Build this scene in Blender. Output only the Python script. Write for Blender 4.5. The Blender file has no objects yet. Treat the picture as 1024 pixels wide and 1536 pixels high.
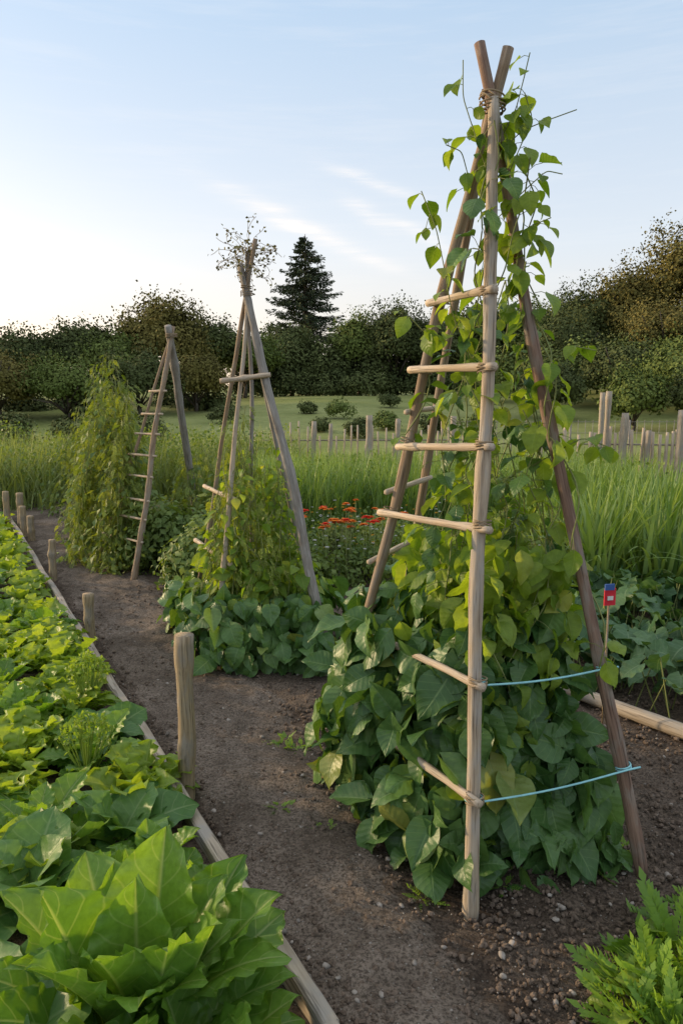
import bpy, bmesh, math, random
import numpy as np
from mathutils import Vector, Matrix
rng=np.random.default_rng(11); random.seed(11)
TAU=2*math.pi
# ---------------------------------------------------------------- noise / terrain
_tab=np.random.default_rng(3).random((256,256))
def vn(x,y):
    x=np.asarray(x,float);y=np.asarray(y,float)
    xi=np.floor(x).astype(int);yi=np.floor(y).astype(int);fx=x-xi;fy=y-yi
    fx=fx*fx*(3-2*fx);fy=fy*fy*(3-2*fy)
    a=_tab[xi%256,yi%256];b=_tab[(xi+1)%256,yi%256];c=_tab[xi%256,(yi+1)%256];d=_tab[(xi+1)%256,(yi+1)%256]
    return (a*(1-fx)+b*fx)*(1-fy)+(c*(1-fx)+d*fx)*fy-.5
def fbm(x,y,o=4):
    s=0;a=1
    for i in range(o):
        s=s+a*vn(x*2**i+17*i,y*2**i+5*i);a*=.5
    return s
def sstep(a,b,x):
    t=np.clip((np.asarray(x,float)-a)/(b-a),0,1);return t*t*(3-2*t)
def terr(x,y):
    x=np.asarray(x,float);y=np.asarray(y,float)
    z=2.4*np.clip((y-20)/28,0,1)+np.clip((y-48)/200,0,1)*6
    z=z+sstep(9,34,x)*sstep(20,38,y)*3.0
    z=z+.6*fbm(x*.07,y*.07,2)*sstep(18,40,y)
    near=1-sstep(12,20,np.abs(y))
    z=z+near*(.035*fbm(x*1.1,y*1.1,3)+.022*fbm(x*6,y*6,3)+.014*fbm(x*22,y*22,2))
    return z
def edge_x(y): return .835-.541*y
# ---------------------------------------------------------------- mesh helpers
class Batch:
    def __init__(s): s.V=[];s.F=[];s.L=[];s.M=[];s.n=0
    def add(s,V,F,L,m=0):
        s.V.append(np.asarray(V,float).reshape(-1,3));s.F.append(np.asarray(F,int).reshape(-1,4)+s.n)
        s.L.append(np.asarray(L,float).reshape(-1,3));s.M.append(np.full(len(s.F[-1]),m,int));s.n+=len(s.V[-1])
    def build(s,name,mats,smooth=True,parent=None):
        V=np.concatenate(s.V);F=np.concatenate(s.F);L=np.concatenate(s.L);M=np.concatenate(s.M)
        me=bpy.data.meshes.new(name)
        me.vertices.add(len(V));me.vertices.foreach_set('co',V.ravel().astype(np.float32))
        me.loops.add(F.size);me.loops.foreach_set('vertex_index',F.ravel().astype(np.int32))
        me.polygons.add(len(F));me.polygons.foreach_set('loop_start',np.arange(0,F.size,4,dtype=np.int32))
        try: me.polygons.foreach_set('loop_total',np.full(len(F),4,dtype=np.int32))
        except Exception: pass
        for m in mats: me.materials.append(m)
        me.polygons.foreach_set('material_index',M.astype(np.int32))
        me.polygons.foreach_set('use_smooth',np.full(len(F),smooth,dtype=bool))
        a=me.attributes.new('luv','FLOAT_VECTOR','POINT');a.data.foreach_set('vector',L.ravel().astype(np.float32))
        me.update(calc_edges=True);me.validate()
        ob=bpy.data.objects.new(name,me);bpy.context.scene.collection.objects.link(ob)
        if parent is not None:
            ob.parent=parent;ob.matrix_parent_inverse=Matrix.Translation(-Vector(parent.location))
        return ob
def empty(name,loc):
    e=bpy.data.objects.new(name,None);e.location=loc;e.empty_display_size=.2
    bpy.context.scene.collection.objects.link(e);return e
def norm(a): return a/np.maximum(np.linalg.norm(a,axis=-1,keepdims=True),1e-9)
def frames(d,n):
    d=norm(d);n=n-(n*d).sum(-1,keepdims=True)*d;n=norm(n)
    return np.stack([np.cross(d,n),d,n],axis=-1)
def scatter(b,tpls,pos,d,n,sc,rnd,m=0):
    pos=np.asarray(pos,float).reshape(-1,3);N=len(pos)
    if N==0:return
    sc=np.broadcast_to(np.asarray(sc,float).reshape(-1,1) if np.ndim(sc)<2 else sc,(N,3))
    R=frames(np.broadcast_to(d,(N,3)).astype(float),np.broadcast_to(n,(N,3)).astype(float))
    rnd=np.broadcast_to(rnd,(N,))
    which=rng.integers(0,len(tpls),N)
    for k,(tV,tF,tL) in enumerate(tpls):
        I=np.where(which==k)[0]
        if len(I)==0: continue
        P=tV[None]*sc[I][:,None,:]
        W=np.einsum('nij,nmj->nmi',R[I],P)+pos[I][:,None,:]
        F=tF[None]+(np.arange(len(I))*len(tV))[:,None,None]
        L=np.broadcast_to(tL[None],(len(I),len(tV),3)).copy();L[:,:,2]=rnd[I][:,None]
        b.add(W,F,L,m)
def grid_faces(nr,nc):
    i=np.arange(nr-1)[:,None]*nc+np.arange(nc-1)[None]
    return np.stack([i,i+1,i+nc+1,i+nc],-1).reshape(-1,4)
def leaf_tpl(ts,ws,nl=8,nw=4,bend=.6,fold=.2,wave=0,wf=5,pucker=0,lobe=0,tooth=0,seed=0,side=0,rip=0,rf=13):
    r=np.random.default_rng(seed)
    t=np.linspace(0,1,nl+1);s=np.linspace(-1,1,nw+1)
    T,S=np.meshgrid(t,s,indexing='ij')
    w=np.interp(T,ts,ws)
    if tooth: w=w*(1+tooth*np.sin(T*60+r.random()*6)*np.abs(S))
    th=bend*t;dy=np.cos(th)/nl;dz=-np.sin(th)/nl
    y=np.concatenate([[0],np.cumsum(dy[:-1])]);z=np.concatenate([[0],np.cumsum(dz[:-1])])
    ph=r.random(4)*6
    X=S*w;Y=y[:,None]+0*S-lobe*S**2*np.exp(-T*6);Z=z[:,None]+fold*np.abs(S)*w
    Z=Z+wave*np.abs(S)**1.6*np.sin(T*wf*TAU/2+ph[0]*(S>0)+ph[1]*(S<=0))
    if rip: Z=Z+rip*np.abs(S)**3*np.sin(T*rf*TAU/2+ph[2]*(S>0)+ph[3]*(S<=0))
    Z=Z+pucker*np.sin((T-np.abs(S)*.3)*TAU*5)*np.abs(S)*(1-np.abs(S)*.4)
    X=X+side*T**2
    V=np.stack([X,Y,Z],-1).reshape(-1,3)
    L=np.stack([S,T,0*S],-1).reshape(-1,3)
    return V,grid_faces(nl+1,nw+1),L
def tube(pts,rad,sides=8,jit=0,caps=True,seed=0):
    pts=np.asarray(pts,float);n=len(pts);rad=np.broadcast_to(rad,(n,)).astype(float)
    tg=norm(np.gradient(pts,axis=0));up=np.array([0,0,1.]) if abs(tg[0][2])<.9 else np.array([1.,0,0])
    a=norm(np.cross(tg,np.broadcast_to(up,tg.shape)));b=np.cross(tg,a)
    ang=np.linspace(0,TAU,sides,endpoint=False)
    r=np.random.default_rng(seed);R=rad[:,None]*(1+jit*(r.random((n,sides))-.5))
    ring=pts[:,None]+R[...,None]*(np.cos(ang)[None,:,None]*a[:,None]+np.sin(ang)[None,:,None]*b[:,None])
    ln=np.concatenate([[0],np.cumsum(np.linalg.norm(np.diff(pts,axis=0),axis=1))])
    L=np.stack([np.cos(ang)[None]*rad[:,None],np.sin(ang)[None]*rad[:,None],ln[:,None]+0*ang[None]],-1)
    if caps:
        ring=np.concatenate([pts[:1,None]+(ring[:1]-pts[:1,None])*.02,ring,pts[-1:,None]+(ring[-1:]-pts[-1:,None])*.02])
        L=np.concatenate([L[:1]*[.02,.02,1],L,L[-1:]*[.02,.02,1]])
    m=len(ring);i=np.arange(m-1)[:,None]*sides;j=np.arange(sides)[None]
    F=np.stack([i+j,i+(j+1)%sides,i+sides+(j+1)%sides,i+sides+j],-1).reshape(-1,4)
    return ring.reshape(-1,3),F,L.reshape(-1,3)
def pole(p0,p1,r0,r1,seed=0,wob=.006,n=46,sides=12,knots=6):
    r=np.random.default_rng(seed);p0=np.array(p0,float);p1=np.array(p1,float)
    t=np.linspace(0,1,n);P=p0+(p1-p0)*t[:,None]
    k=r.random(6)*6
    P[:,0]+=wob*(np.sin(t*5+k[0])+.5*np.sin(t*13+k[1]))*np.sin(t*math.pi);P[:,1]+=wob*(np.sin(t*6+k[2])+.4*np.sin(t*17+k[3]))*np.sin(t*math.pi)
    R=r0+(r1-r0)*t
    for q in range(knots):
        c=r.random();R=R*(1+.16*np.exp(-((t-c)*n/1.3)**2))
    R=R*(1+.05*(r.random(n)-.5))
    return tube(P,R,sides,jit=.07,seed=seed)
def spiral(c,axis,r,turns,pitch,th,n=60):
    axis=np.array(axis,float)/np.linalg.norm(axis);a=np.cross(axis,[0.3,1,0.1]);a/=np.linalg.norm(a);b=np.cross(axis,a)
    t=np.linspace(0,turns*TAU,n)
    P=np.array(c)+np.cos(t)[:,None]*a*r+np.sin(t)[:,None]*b*r+axis*((t/TAU-turns/2)*pitch)[:,None]
    return tube(P,th,5)
# ---------------------------------------------------------------- materials
def newmat(name):
    m=bpy.data.materials.new(name);m.use_nodes=True;nt=m.node_tree;nt.nodes.clear()
    o=nt.nodes.new('ShaderNodeOutputMaterial');return m,nt,o
class N:
    def __init__(s,nt): s.nt=nt
    def n(s,t,**k):
        x=s.nt.nodes.new(t)
        for a,v in k.items(): setattr(x,a,v)
        return x
    def link(s,a,b): s.nt.links.new(a,b)
    def inp(s,sock,v):
        if isinstance(v,bpy.types.NodeSocket): s.link(v,sock)
        else: sock.default_value=v
    def math(s,op,a,b=0,c=None):
        x=s.n('ShaderNodeMath',operation=op);s.inp(x.inputs[0],a);s.inp(x.inputs[1],b)
        if c is not None:s.inp(x.inputs[2],c)
        return x.outputs[0]
    def mix(s,f,a,b,mode='MIX'):
        x=s.n('ShaderNodeMixRGB',blend_type=mode);s.inp(x.inputs[0],f)
        for i,v in((1,a),(2,b)): s.inp(x.inputs[i],v if isinstance(v,bpy.types.NodeSocket) else (*v,1) if len(v)==3 else v)
        return x.outputs[0]
    def noise(s,vec,scale,detail=3,rough=.55):
        x=s.n('ShaderNodeTexNoise');x.inputs['Scale'].default_value=scale;x.inputs['Detail'].default_value=detail;x.inputs['Roughness'].default_value=rough
        if vec is not None:s.link(vec,x.inputs['Vector'])
        return x.outputs['Fac']
    def ms(s,v,a,b,c=0,d=1):
        x=s.n('ShaderNodeMapRange');x.clamp=True;s.inp(x.inputs[0],v)
        for i,q in enumerate((a,b,c,d)): x.inputs[i+1].default_value=q
        return x.outputs[0]
def leaf_mat(name,dark,light,vein=None,trans=.3,rough=.5,vs=9,clump=1.5,bump=.4,tcol=None,spec=.35,vamt=.5):
    m,nt,o=newmat(name);g=N(nt)
    at=g.n('ShaderNodeAttribute',attribute_name='luv');sp=g.n('ShaderNodeSeparateXYZ');g.link(at.outputs['Vector'],sp.inputs[0])
    geo=g.n('ShaderNodeNewGeometry')
    nz=g.noise(geo.outputs['Position'],clump,1);f=g.math('ADD',g.math('MULTIPLY',sp.outputs[2],.75),g.math('MULTIPLY',g.math('SUBTRACT',nz,.5),1.3))
    f=g.math('MAXIMUM',g.math('MINIMUM',f,1.2),0)
    col=g.mix(f,dark,light)
    nrm=None
    if vein is not None:
        fine=g.noise(geo.outputs['Position'],55,2)
        col=g.mix(g.ms(fine,.3,.7,0,.35),col,tuple(c*.6 for c in dark))
        # a few tired, yellowing leaves
        col=g.mix(g.ms(sp.outputs[2],.955,.985,0,.55),col,(.32,.30,.06))
        a=g.math('ABSOLUTE',sp.outputs[0])
        mid=g.ms(a,.0,.07,1,0)
        ph=g.math('FRACT',g.math('MULTIPLY',g.math('SUBTRACT',sp.outputs[1],g.math('MULTIPLY',a,.22)),vs))
        sv=g.ms(g.math('ABSOLUTE',g.math('SUBTRACT',ph,.5)),0,.07,.5,0)
        vm=g.math('MAXIMUM',mid,sv)
        col=g.mix(g.math('MULTIPLY',vm,vamt),col,vein)
        bp=g.n('ShaderNodeBump');bp.inputs['Strength'].default_value=bump;bp.inputs['Distance'].default_value=.004
        hh=g.math('ADD',g.math('MULTIPLY',g.math('ABSOLUTE',g.math('SUBTRACT',ph,.5)),-.8),g.math('MULTIPLY',fine,.9))
        g.link(g.math('SUBTRACT',hh,g.math('MULTIPLY',mid,.6)),bp.inputs['Height']);nrm=bp.outputs[0]
    p=g.n('ShaderNodeBsdfPrincipled');g.link(col,p.inputs['Base Color']);p.inputs['Roughness'].default_value=rough
    p.inputs['Specular IOR Level'].default_value=spec
    if nrm: g.link(nrm,p.inputs['Normal'])
    if trans<=0: g.link(p.outputs[0],o.inputs[0]);return m
    tr=g.n('ShaderNodeBsdfTranslucent');tc=g.mix(1,col,tcol or (1.9,1.75,.45),'MULTIPLY');g.link(tc,tr.inputs[0])
    mx=g.n('ShaderNodeMixShader');mx.inputs[0].default_value=trans
    g.link(p.outputs[0],mx.inputs[1]);g.link(tr.outputs[0],mx.inputs[2]);g.link(mx.outputs[0],o.inputs[0])
    return m
def wood_mat(name,a,b,c,rough=.8,bump=.5,sc=1.):
    m,nt,o=newmat(name);g=N(nt)
    at=g.n('ShaderNodeAttribute',attribute_name='luv')
    mp=g.n('ShaderNodeMapping');g.link(at.outputs['Vector'],mp.inputs[0]);mp.inputs['Scale'].default_value=(60*sc,60*sc,2.2)
    n1=g.noise(mp.outputs[0],2,5,.65)
    mp2=g.n('ShaderNodeMapping');g.link(at.outputs['Vector'],mp2.inputs[0]);mp2.inputs['Scale'].default_value=(18,18,7)
    n2=g.noise(mp2.outputs[0],1,4)
    col=g.mix(g.ms(n1,.32,.68),a,b);col=g.mix(g.ms(n2,.48,.62),col,c)
    mp3=g.n('ShaderNodeMapping');g.link(at.outputs['Vector'],mp3.inputs[0]);mp3.inputs['Scale'].default_value=(200,200,6)
    n3=g.noise(mp3.outputs[0],1,2);col=g.mix(g.ms(n3,.56,.68,0,.7),col,tuple(x*.3 for x in a))
    bp=g.n('ShaderNodeBump');bp.inputs['Strength'].default_value=bump;bp.inputs['Distance'].default_value=.005
    g.link(g.math('ADD',n1,g.math('MULTIPLY',n3,-.5)),bp.inputs['Height'])
    p=g.n('ShaderNodeBsdfPrincipled');g.link(col,p.inputs['Base Color']);p.inputs['Roughness'].default_value=rough;p.inputs['Specular IOR Level'].default_value=.25
    g.link(bp.outputs[0],p.inputs['Normal']);g.link(p.outputs[0],o.inputs[0]);return m
def plain(name,col,rough=.6,var=.25,sc=20):
    m,nt,o=newmat(name);g=N(nt);geo=g.n('ShaderNodeNewGeometry')
    nz=g.noise(geo.outputs['Position'],sc,3)
    c=g.mix(g.ms(nz,.3,.7),tuple(x*(1-var) for x in col),tuple(min(1,x*(1+var)) for x in col))
    p=g.n('ShaderNodeBsdfPrincipled');g.link(c,p.inputs['Base Color']);p.inputs['Roughness'].default_value=rough
    p.inputs['Specular IOR Level'].default_value=.3
    g.link(p.outputs[0],o.inputs[0]);return m
def soil_mat(name,dark,light,stone,grass=False):
    m,nt,o=newmat(name);g=N(nt);geo=g.n('ShaderNodeNewGeometry');P=geo.outputs['Position']
    n1=g.noise(P,1.7,4);n2=g.noise(P,14,5,.7);n3=g.noise(P,90,4,.75)
    col=g.mix(g.ms(g.math('ADD',g.math('MULTIPLY',n1,.6),g.math('MULTIPLY',n2,.4)),.41,.59),dark,light)
    col=g.mix(g.ms(n3,.40,.56,.8,0),col,tuple(x*.35 for x in dark))
    vo=g.n('ShaderNodeTexVoronoi');g.link(P,vo.inputs['Vector']);vo.inputs['Scale'].default_value=75
    sepc=g.n('ShaderNodeSeparateColor');g.link(vo.outputs['Color'],sepc.inputs[0])
    st=g.math('MULTIPLY',g.ms(vo.outputs['Distance'],.18,.3,1,0),g.ms(sepc.outputs[0],.78,.84))
    col=g.mix(g.math('MULTIPLY',st,.65),col,stone)
    h=g.math('ADD',g.math('MULTIPLY',n2,.8),g.math('ADD',g.math('MULTIPLY',n3,.5),g.math('MULTIPLY',st,.3)))
    if grass:
        sx=g.n('ShaderNodeSeparateXYZ');g.link(P,sx.inputs[0])
        far=g.ms(g.math('ADD',sx.outputs[1],g.math('MULTIPLY',n1,3)),12.5,14)
        gn=g.noise(P,.35,3);gn2=g.noise(P,3,4,.7)
        gc=g.mix(g.ms(gn,.35,.65),(.19,.22,.065),(.28,.30,.11));gc=g.mix(g.ms(gn2,.4,.7,0,.5),gc,(.13,.155,.05))
        col=g.mix(far,col,gc)
    bp=g.n('ShaderNodeBump');bp.inputs['Strength'].default_value=1;bp.inputs['Distance'].default_value=.016;g.link(h,bp.inputs['Height'])
    p=g.n('ShaderNodeBsdfPrincipled');g.link(col,p.inputs['Base Color']);p.inputs['Roughness'].default_value=.95;p.inputs['Specular IOR Level'].default_value=.15
    g.link(bp.outputs[0],p.inputs['Normal']);g.link(p.outputs[0],o.inputs[0]);return m
M_soil=soil_mat('soil',(.075,.055,.040),(.175,.135,.102),(.30,.265,.225),True)
M_path=soil_mat('path_soil',(.125,.097,.073),(.265,.213,.168),(.38,.34,.29))
M_clod=plain('soil_clod',(.135,.10,.074),.95,.5,60)
M_peb=plain('pebble',(.28,.245,.21),.85,.5,25)
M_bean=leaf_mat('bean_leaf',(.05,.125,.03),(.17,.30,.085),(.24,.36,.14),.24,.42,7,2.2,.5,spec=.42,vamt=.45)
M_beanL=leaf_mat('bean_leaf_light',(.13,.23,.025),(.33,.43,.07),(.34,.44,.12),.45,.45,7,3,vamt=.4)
M_stem=plain('vine_stem',(.19,.22,.07),.6)
M_dry=plain('dry_stem',(.34,.28,.20),.8)
M_rom=leaf_mat('romaine_leaf',(.085,.20,.025),(.24,.39,.065),(.44,.52,.22),.38,.42,8,3,.6,spec=.35,vamt=.55)
M_let=leaf_mat('lettuce_leaf',(.15,.26,.03),(.37,.48,.08),(.40,.48,.16),.4,.45,8,3,.4,vamt=.4)
M_col=leaf_mat('collard_leaf',(.06,.16,.035),(.17,.30,.075),(.30,.40,.18),.28,.45,7,3,.5)
M_pea=leaf_mat('pea_leaf',(.12,.18,.028),(.31,.36,.085),None,.35,.55,clump=2.5)
M_squash=leaf_mat('squash_leaf',(.045,.115,.04),(.14,.24,.095),(.24,.33,.18),.22,.5,6,2)
M_leek=leaf_mat('leek_blade',(.12,.21,.05),(.29,.39,.14),None,.32,.45,clump=2)
M_grass=leaf_mat('tall_grass_blade',(.15,.20,.06),(.31,.36,.14),None,.3,.6,clump=1)
M_herb=leaf_mat('herb_leaf',(.09,.15,.04),(.22,.29,.08),None,.3,.6,clump=1)
M_carrot=leaf_mat('carrot_leaf',(.10,.21,.03),(.26,.40,.07),None,.35,.5,clump=6)
M_tree=leaf_mat('tree_leaf',(.058,.075,.027),(.135,.16,.055),None,0,.8,clump=.35,spec=.1)
M_tree2=leaf_mat('tree_leaf_warm',(.10,.095,.027),(.23,.195,.058),None,0,.8,clump=.35,spec=.1)
M_bush=leaf_mat('bush_leaf',(.09,.125,.03),(.20,.245,.07),None,0,.8,clump=.5,spec=.1)
M_con=leaf_mat('conifer_needle',(.055,.075,.045),(.115,.14,.075),None,0,.8,clump=.6,spec=.1)
M_trunk=wood_mat('bark',(.06,.045,.035),(.1,.08,.06),(.13,.12,.1))
W_front=wood_mat('weathered_pole',(.28,.215,.15),(.52,.43,.32),(.38,.34,.29))
W_left=wood_mat('brown_pole',(.20,.14,.09),(.39,.29,.20),(.30,.25,.20))
W_right=wood_mat('reddish_pole',(.15,.09,.065),(.30,.20,.145),(.25,.21,.175))
W_grey=wood_mat('grey_pole',(.19,.175,.155),(.37,.345,.31),(.23,.2,.17))
W_rung=wood_mat('split_rung',(.38,.29,.20),(.62,.51,.38),(.46,.39,.31))
W_post=wood_mat('stake_wood',(.22,.16,.095),(.42,.33,.21),(.28,.24,.19))
W_board=wood_mat('board_wood',(.28,.225,.17),(.48,.41,.32),(.33,.3,.26))
M_twine=plain('twine',(.28,.215,.14),.9)
M_string=plain('blue_string',(.27,.56,.60),.5,.15)
M_red=plain('red_label',(.65,.03,.05),.5,.1);M_blue=plain('blue_label',(.05,.12,.35),.5,.1)
M_orange=plain('orange_petal',(.92,.22,.02),.6,.3,8);M_redp=plain('red_petal',(.82,.05,.015),.6,.2);M_yel=plain('yellow_petal',(.7,.42,.04),.6,.2);M_wht=plain('white_petal',(.7,.7,.66),.6,.1)
# ---------------------------------------------------------------- templates
bw=([0,.06,.2,.38,.6,.8,.93,1],[.03,.22,.38,.41,.31,.16,.05,.0])
T_bean=[leaf_tpl(*bw,nl=12,nw=8,bend=b,fold=f,wave=.045,wf=3,pucker=.006,lobe=.16,seed=i,side=s,rip=.02,rf=7) for i,(b,f,s) in enumerate([(.5,.3,.04),(.9,.15,-.05),(1.2,.35,.08),(.2,.55,0),(.8,-.25,-.08),(1.5,.45,.05),(.7,.05,.12),(1.,-.4,-.03)])]
T_beanS=[leaf_tpl(*bw,nl=6,nw=4,bend=b,fold=f,wave=.03,wf=2,lobe=.14,seed=i) for i,(b,f) in enumerate([(.5,.3),(1.,.15),(.3,.5)])]
rw=([0,.12,.3,.5,.66,.82,.93,1],[.05,.07,.13,.215,.26,.21,.11,.01])
T_rom=[leaf_tpl(*rw,nl=30,nw=14,bend=b,fold=f,wave=.03,wf=5,pucker=.010,tooth=.02,seed=i,side=s,rip=.03,rf=17) for i,(b,f,s) in enumerate([(.5,.5,.05),(.8,.35,-.06),(.2,.65,0),(1.1,.3,.08)])]
lw=([0,.1,.3,.55,.8,.93,1],[.06,.09,.20,.36,.44,.34,.05])
T_let=[leaf_tpl(*lw,nl=18,nw=12,bend=b,fold=.35,wave=.08,wf=9,pucker=.015,tooth=.09,seed=i,rip=.05,rf=17) for i,b in enumerate([.6,1.,1.5,.3])]
T_letS=[leaf_tpl(*lw,nl=9,nw=6,bend=b,fold=.35,wave=.12,wf=6,seed=i) for i,b in enumerate([.6,1.,1.5])]
cw=([0,.12,.2,.4,.65,.85,1],[.03,.05,.26,.38,.38,.24,.02])
T_col=[leaf_tpl(*cw,nl=20,nw=10,bend=b,fold=.3,wave=.045,wf=5,pucker=.012,seed=i,rip=.02,rf=13) for i,b in enumerate([.6,1.,1.4,.3])]
qw=([0,.05,.25,.5,.75,.92,1],[.1,.38,.56,.55,.42,.2,.03])
T_sq=[leaf_tpl(*qw,nl=12,nw=8,bend=b,fold=.2,wave=.07,wf=5,lobe=.22,tooth=.12,pucker=.015,seed=i) for i,b in enumerate([.5,.9,1.3])]
T_chip=[leaf_tpl([0,.4,1],[.05,.38,.02],nl=2,nw=2,bend=b,fold=f) for b,f in((.5,.3),(1.,.1),(.1,.5))]
T_quad=[(np.array([[0,0,0],[.4,.5,.08],[0,1,0],[-.4,.5,.08]],float),np.array([[0,1,2,3]]),np.array([[0,0,0],[1,.5,0],[0,1,0],[-1,.5,0]],float)),
        (np.array([[0,0,0],[.5,.4,-.1],[.1,1,0],[-.35,.6,.1]],float),np.array([[0,1,2,3]]),np.array([[0,0,0],[1,.5,0],[0,1,0],[-1,.5,0]],float))]
T_blade=[leaf_tpl([0,.3,1],[.5,.6,.02],nl=5,nw=1,bend=b,fold=0,seed=i) for i,b in enumerate([.15,.5,1.,1.7])]
T_leek=[leaf_tpl([0,.3,.6,1],[.5,.6,.5,.02],nl=9,nw=2,bend=b,fold=.008,seed=i) for i,b in enumerate([.1,.25,.5,.9,1.8])]
def compound(pairs,ll,bend,seed):
    r=np.random.default_rng(seed);Vs=[];Fs=[];Ls=[];n=0
    def add(V,F,L):
        nonlocal n
        Vs.append(V);Fs.append(F+n);Ls.append(L);n+=len(V)
    def cpos(t): return np.array([0,math.sin(bend*t)/bend,-(1-math.cos(bend*t))/bend])
    for i in range(pairs):
        t=.25+.7*i/pairs;c=cpos(t)
        for s in(-1,1):
            a=s*(1.0-.4*i/pairs);l=ll*(1-.5*abs(i/pairs-.35))*(.8+.4*r.random())
            d=np.array([math.sin(a),math.cos(a)*.8,-.15+.3*(r.random()-.3)]);d/=np.linalg.norm(d);q=np.array([-d[1],d[0],.0])*.28
            add(np.array([c,c+d*l*.45+q*l+[0,0,.05*l],c+d*l,c+d*l*.45-q*l]),np.array([[0,1,2,3]]),np.array([[0,0,0],[1,.5,0],[0,1,0],[-1,.5,0]],float))
    c=cpos(.93);l=ll;add(np.array([c,c+[l*.28,l*.45,0],c+[0,l,-.1*l],c+[-l*.28,l*.45,0]]),np.array([[0,1,2,3]]),np.zeros((4,3)))
    ts=np.linspace(0,.95,5);P=np.array([cpos(t) for t in ts]);w=.012
    V=np.concatenate([P+[w,0,0],P-[w,0,0]]);F=np.array([[i,i+1,i+6,i+5] for i in range(4)]);add(V,F,np.zeros((10,3)))
    return np.concatenate(Vs),np.concatenate(Fs),np.concatenate(Ls)
T_comp=[compound(6,.26,b,i) for i,b in enumerate([.5,1.,1.6])]
T_carrot=[compound(9,.26,b,i+5) for i,b in enumerate([.5,1.,1.5])]
def cubesphere(seed):
    bm=bmesh.new();bmesh.ops.create_cube(bm,size=2);bmesh.ops.subdivide_edges(bm,edges=bm.edges[:],cuts=1,use_grid_fill=True)
    bm.verts.ensure_lookup_table();V=norm(np.array([v.co[:] for v in bm.verts]));F=np.array([[v.index for v in f.verts] for f in bm.faces]);bm.free()
    r=np.random.default_rng(seed);V=V*(1+.5*(r.random((len(V),1))-.5));V=V*[1,.8,.65];return V,F,np.zeros((len(V),3))
T_clod=[cubesphere(i) for i in range(5)]
def rv(n,s=1.): return rng.normal(size=(n,3))*s
# ---------------------------------------------------------------- ground
def axis(lo,hi,dlo,dhi,step,grow=1.13):
    a=list(np.arange(dlo,dhi,step));s=step;x=dhi
    while x<hi: a.append(x);s*=grow;x+=s
    a.append(hi);s=step;x=dlo;pre=[]
    while True:
        s*=grow;x-=s
        if x<lo:break
        pre.append(x)
    pre.append(lo);return np.array(pre[::-1]+a)
xs=axis(-900,900,-2.2,2.6,.025);ys=axis(-60,1200,1.2,6.0,.025)
X,Y=np.meshgrid(xs,ys);Z=terr(X,Y)
b=Batch();b.add(np.stack([X,Y,Z],-1),grid_faces(len(ys),len(xs)),np.zeros((X.size,3)));b.build('ground',[M_soil])
# path : ribbon with slightly crowned centre, its borders dive under the soil
yy=np.arange(-1.5,12.5,.03);ss=np.linspace(0,1,44)
L0=edge_x(yy)+.0;W=np.interp(yy,[-1,1.5,2.2,3.4,5,9,12.5],[.6,.6,.66,1.0,1.1,1.2,1.6])+.08*fbm(yy*2,yy*0,2)
PX=L0[:,None]+W[:,None]*ss[None];PY=np.broadcast_to(yy[:,None],PX.shape)
off=.010-.05*np.abs(ss*2-1)**5
PZ=terr(PX,PY)+off[None]+.008*fbm(PX*12,PY*12,2)
b=Batch();b.add(np.stack([PX,PY,PZ],-1),grid_faces(len(yy),len(ss)),np.zeros((PX.size,3)));b.build('garden_path',[M_path])
# clods & pebbles
b=Batch();n=38000
y=1.3+5.2*rng.random(n)**1.7;x=rng.uniform(-1,1,n)*y*.62+.2;keep=x>edge_x(y)+.06;x=x[keep];y=y[keep]
patch=fbm(x*1.7,y*1.7,2)>-.12+.3*(x<edge_x(y)+.75);k2=patch|(rng.random(len(x))<.4);x=x[k2];y=y[k2];n=len(x)
s=.002+.0085*rng.random(n)**3.2;s=s*(1+.12*y)
scatter(b,T_clod,np.stack([x,y,terr(x,y)+.009],1),rv(n),rv(n),s,rng.random(n))
b.build('soil_clods',[M_clod],smooth=False)
b=Batch();n=1900;y=1.3+4.5*rng.random(n)**1.6;x=rng.uniform(-1,1,n)*y*.6+.2;keep=x>edge_x(y)+.06;x=x[keep];y=y[keep];n=len(x)
s=.003+.012*rng.random(n)**5
scatter(b,T_clod,np.stack([x,y,terr(x,y)+.010],1),rv(n)*[1,1,.2],np.array([0,0,1.])+rv(n,.2),s,rng.random(n))
b.build('pebbles',[M_peb])
# ---------------------------------------------------------------- trellis builder
def lerp(a,b,t): return np.array(a)+(np.array(b)-np.array(a))*t
def legp(base,apex,z): return lerp(base,apex,z/apex[2])
A=np.array([.408,2.119,0.]);B=np.array([1.046,2.338,0]);C=np.array([-.083,2.968,0]);D=np.array([.22,3.75,0]);AP=np.array([.48,2.5,2.557])
e=empty('bean_teepee',(.45,2.7,0))
def mk(name,arr,mat,par):
    b=Batch()
    for a in arr:b.add(*a)
    return b.build(name,[mat],parent=par)
mk('front_pole',[pole(A+[0,0,-.03],legp(A,AP,2.56)+[0,-.03,0],.0235,.018,1,wob=.009)],W_front,e)
mk('right_pole',[pole(B+[0,0,-.03],legp(B,AP,2.745)+[0.0,.01,0],.022,.0175,2,wob=.014)],W_right,e)
mk('left_pole',[pole(C+[0,0,-.03],legp(C,AP,2.725)+[0.01,.035,0],.0185,.018,3,wob=.014)],W_left,e)
mk('back_pole',[pole(D+[0,0,-.03],legp(D,AP,2.56)+[0,.07,0],.019,.014,4)],W_left,e)
R=[];TW=[]
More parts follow.
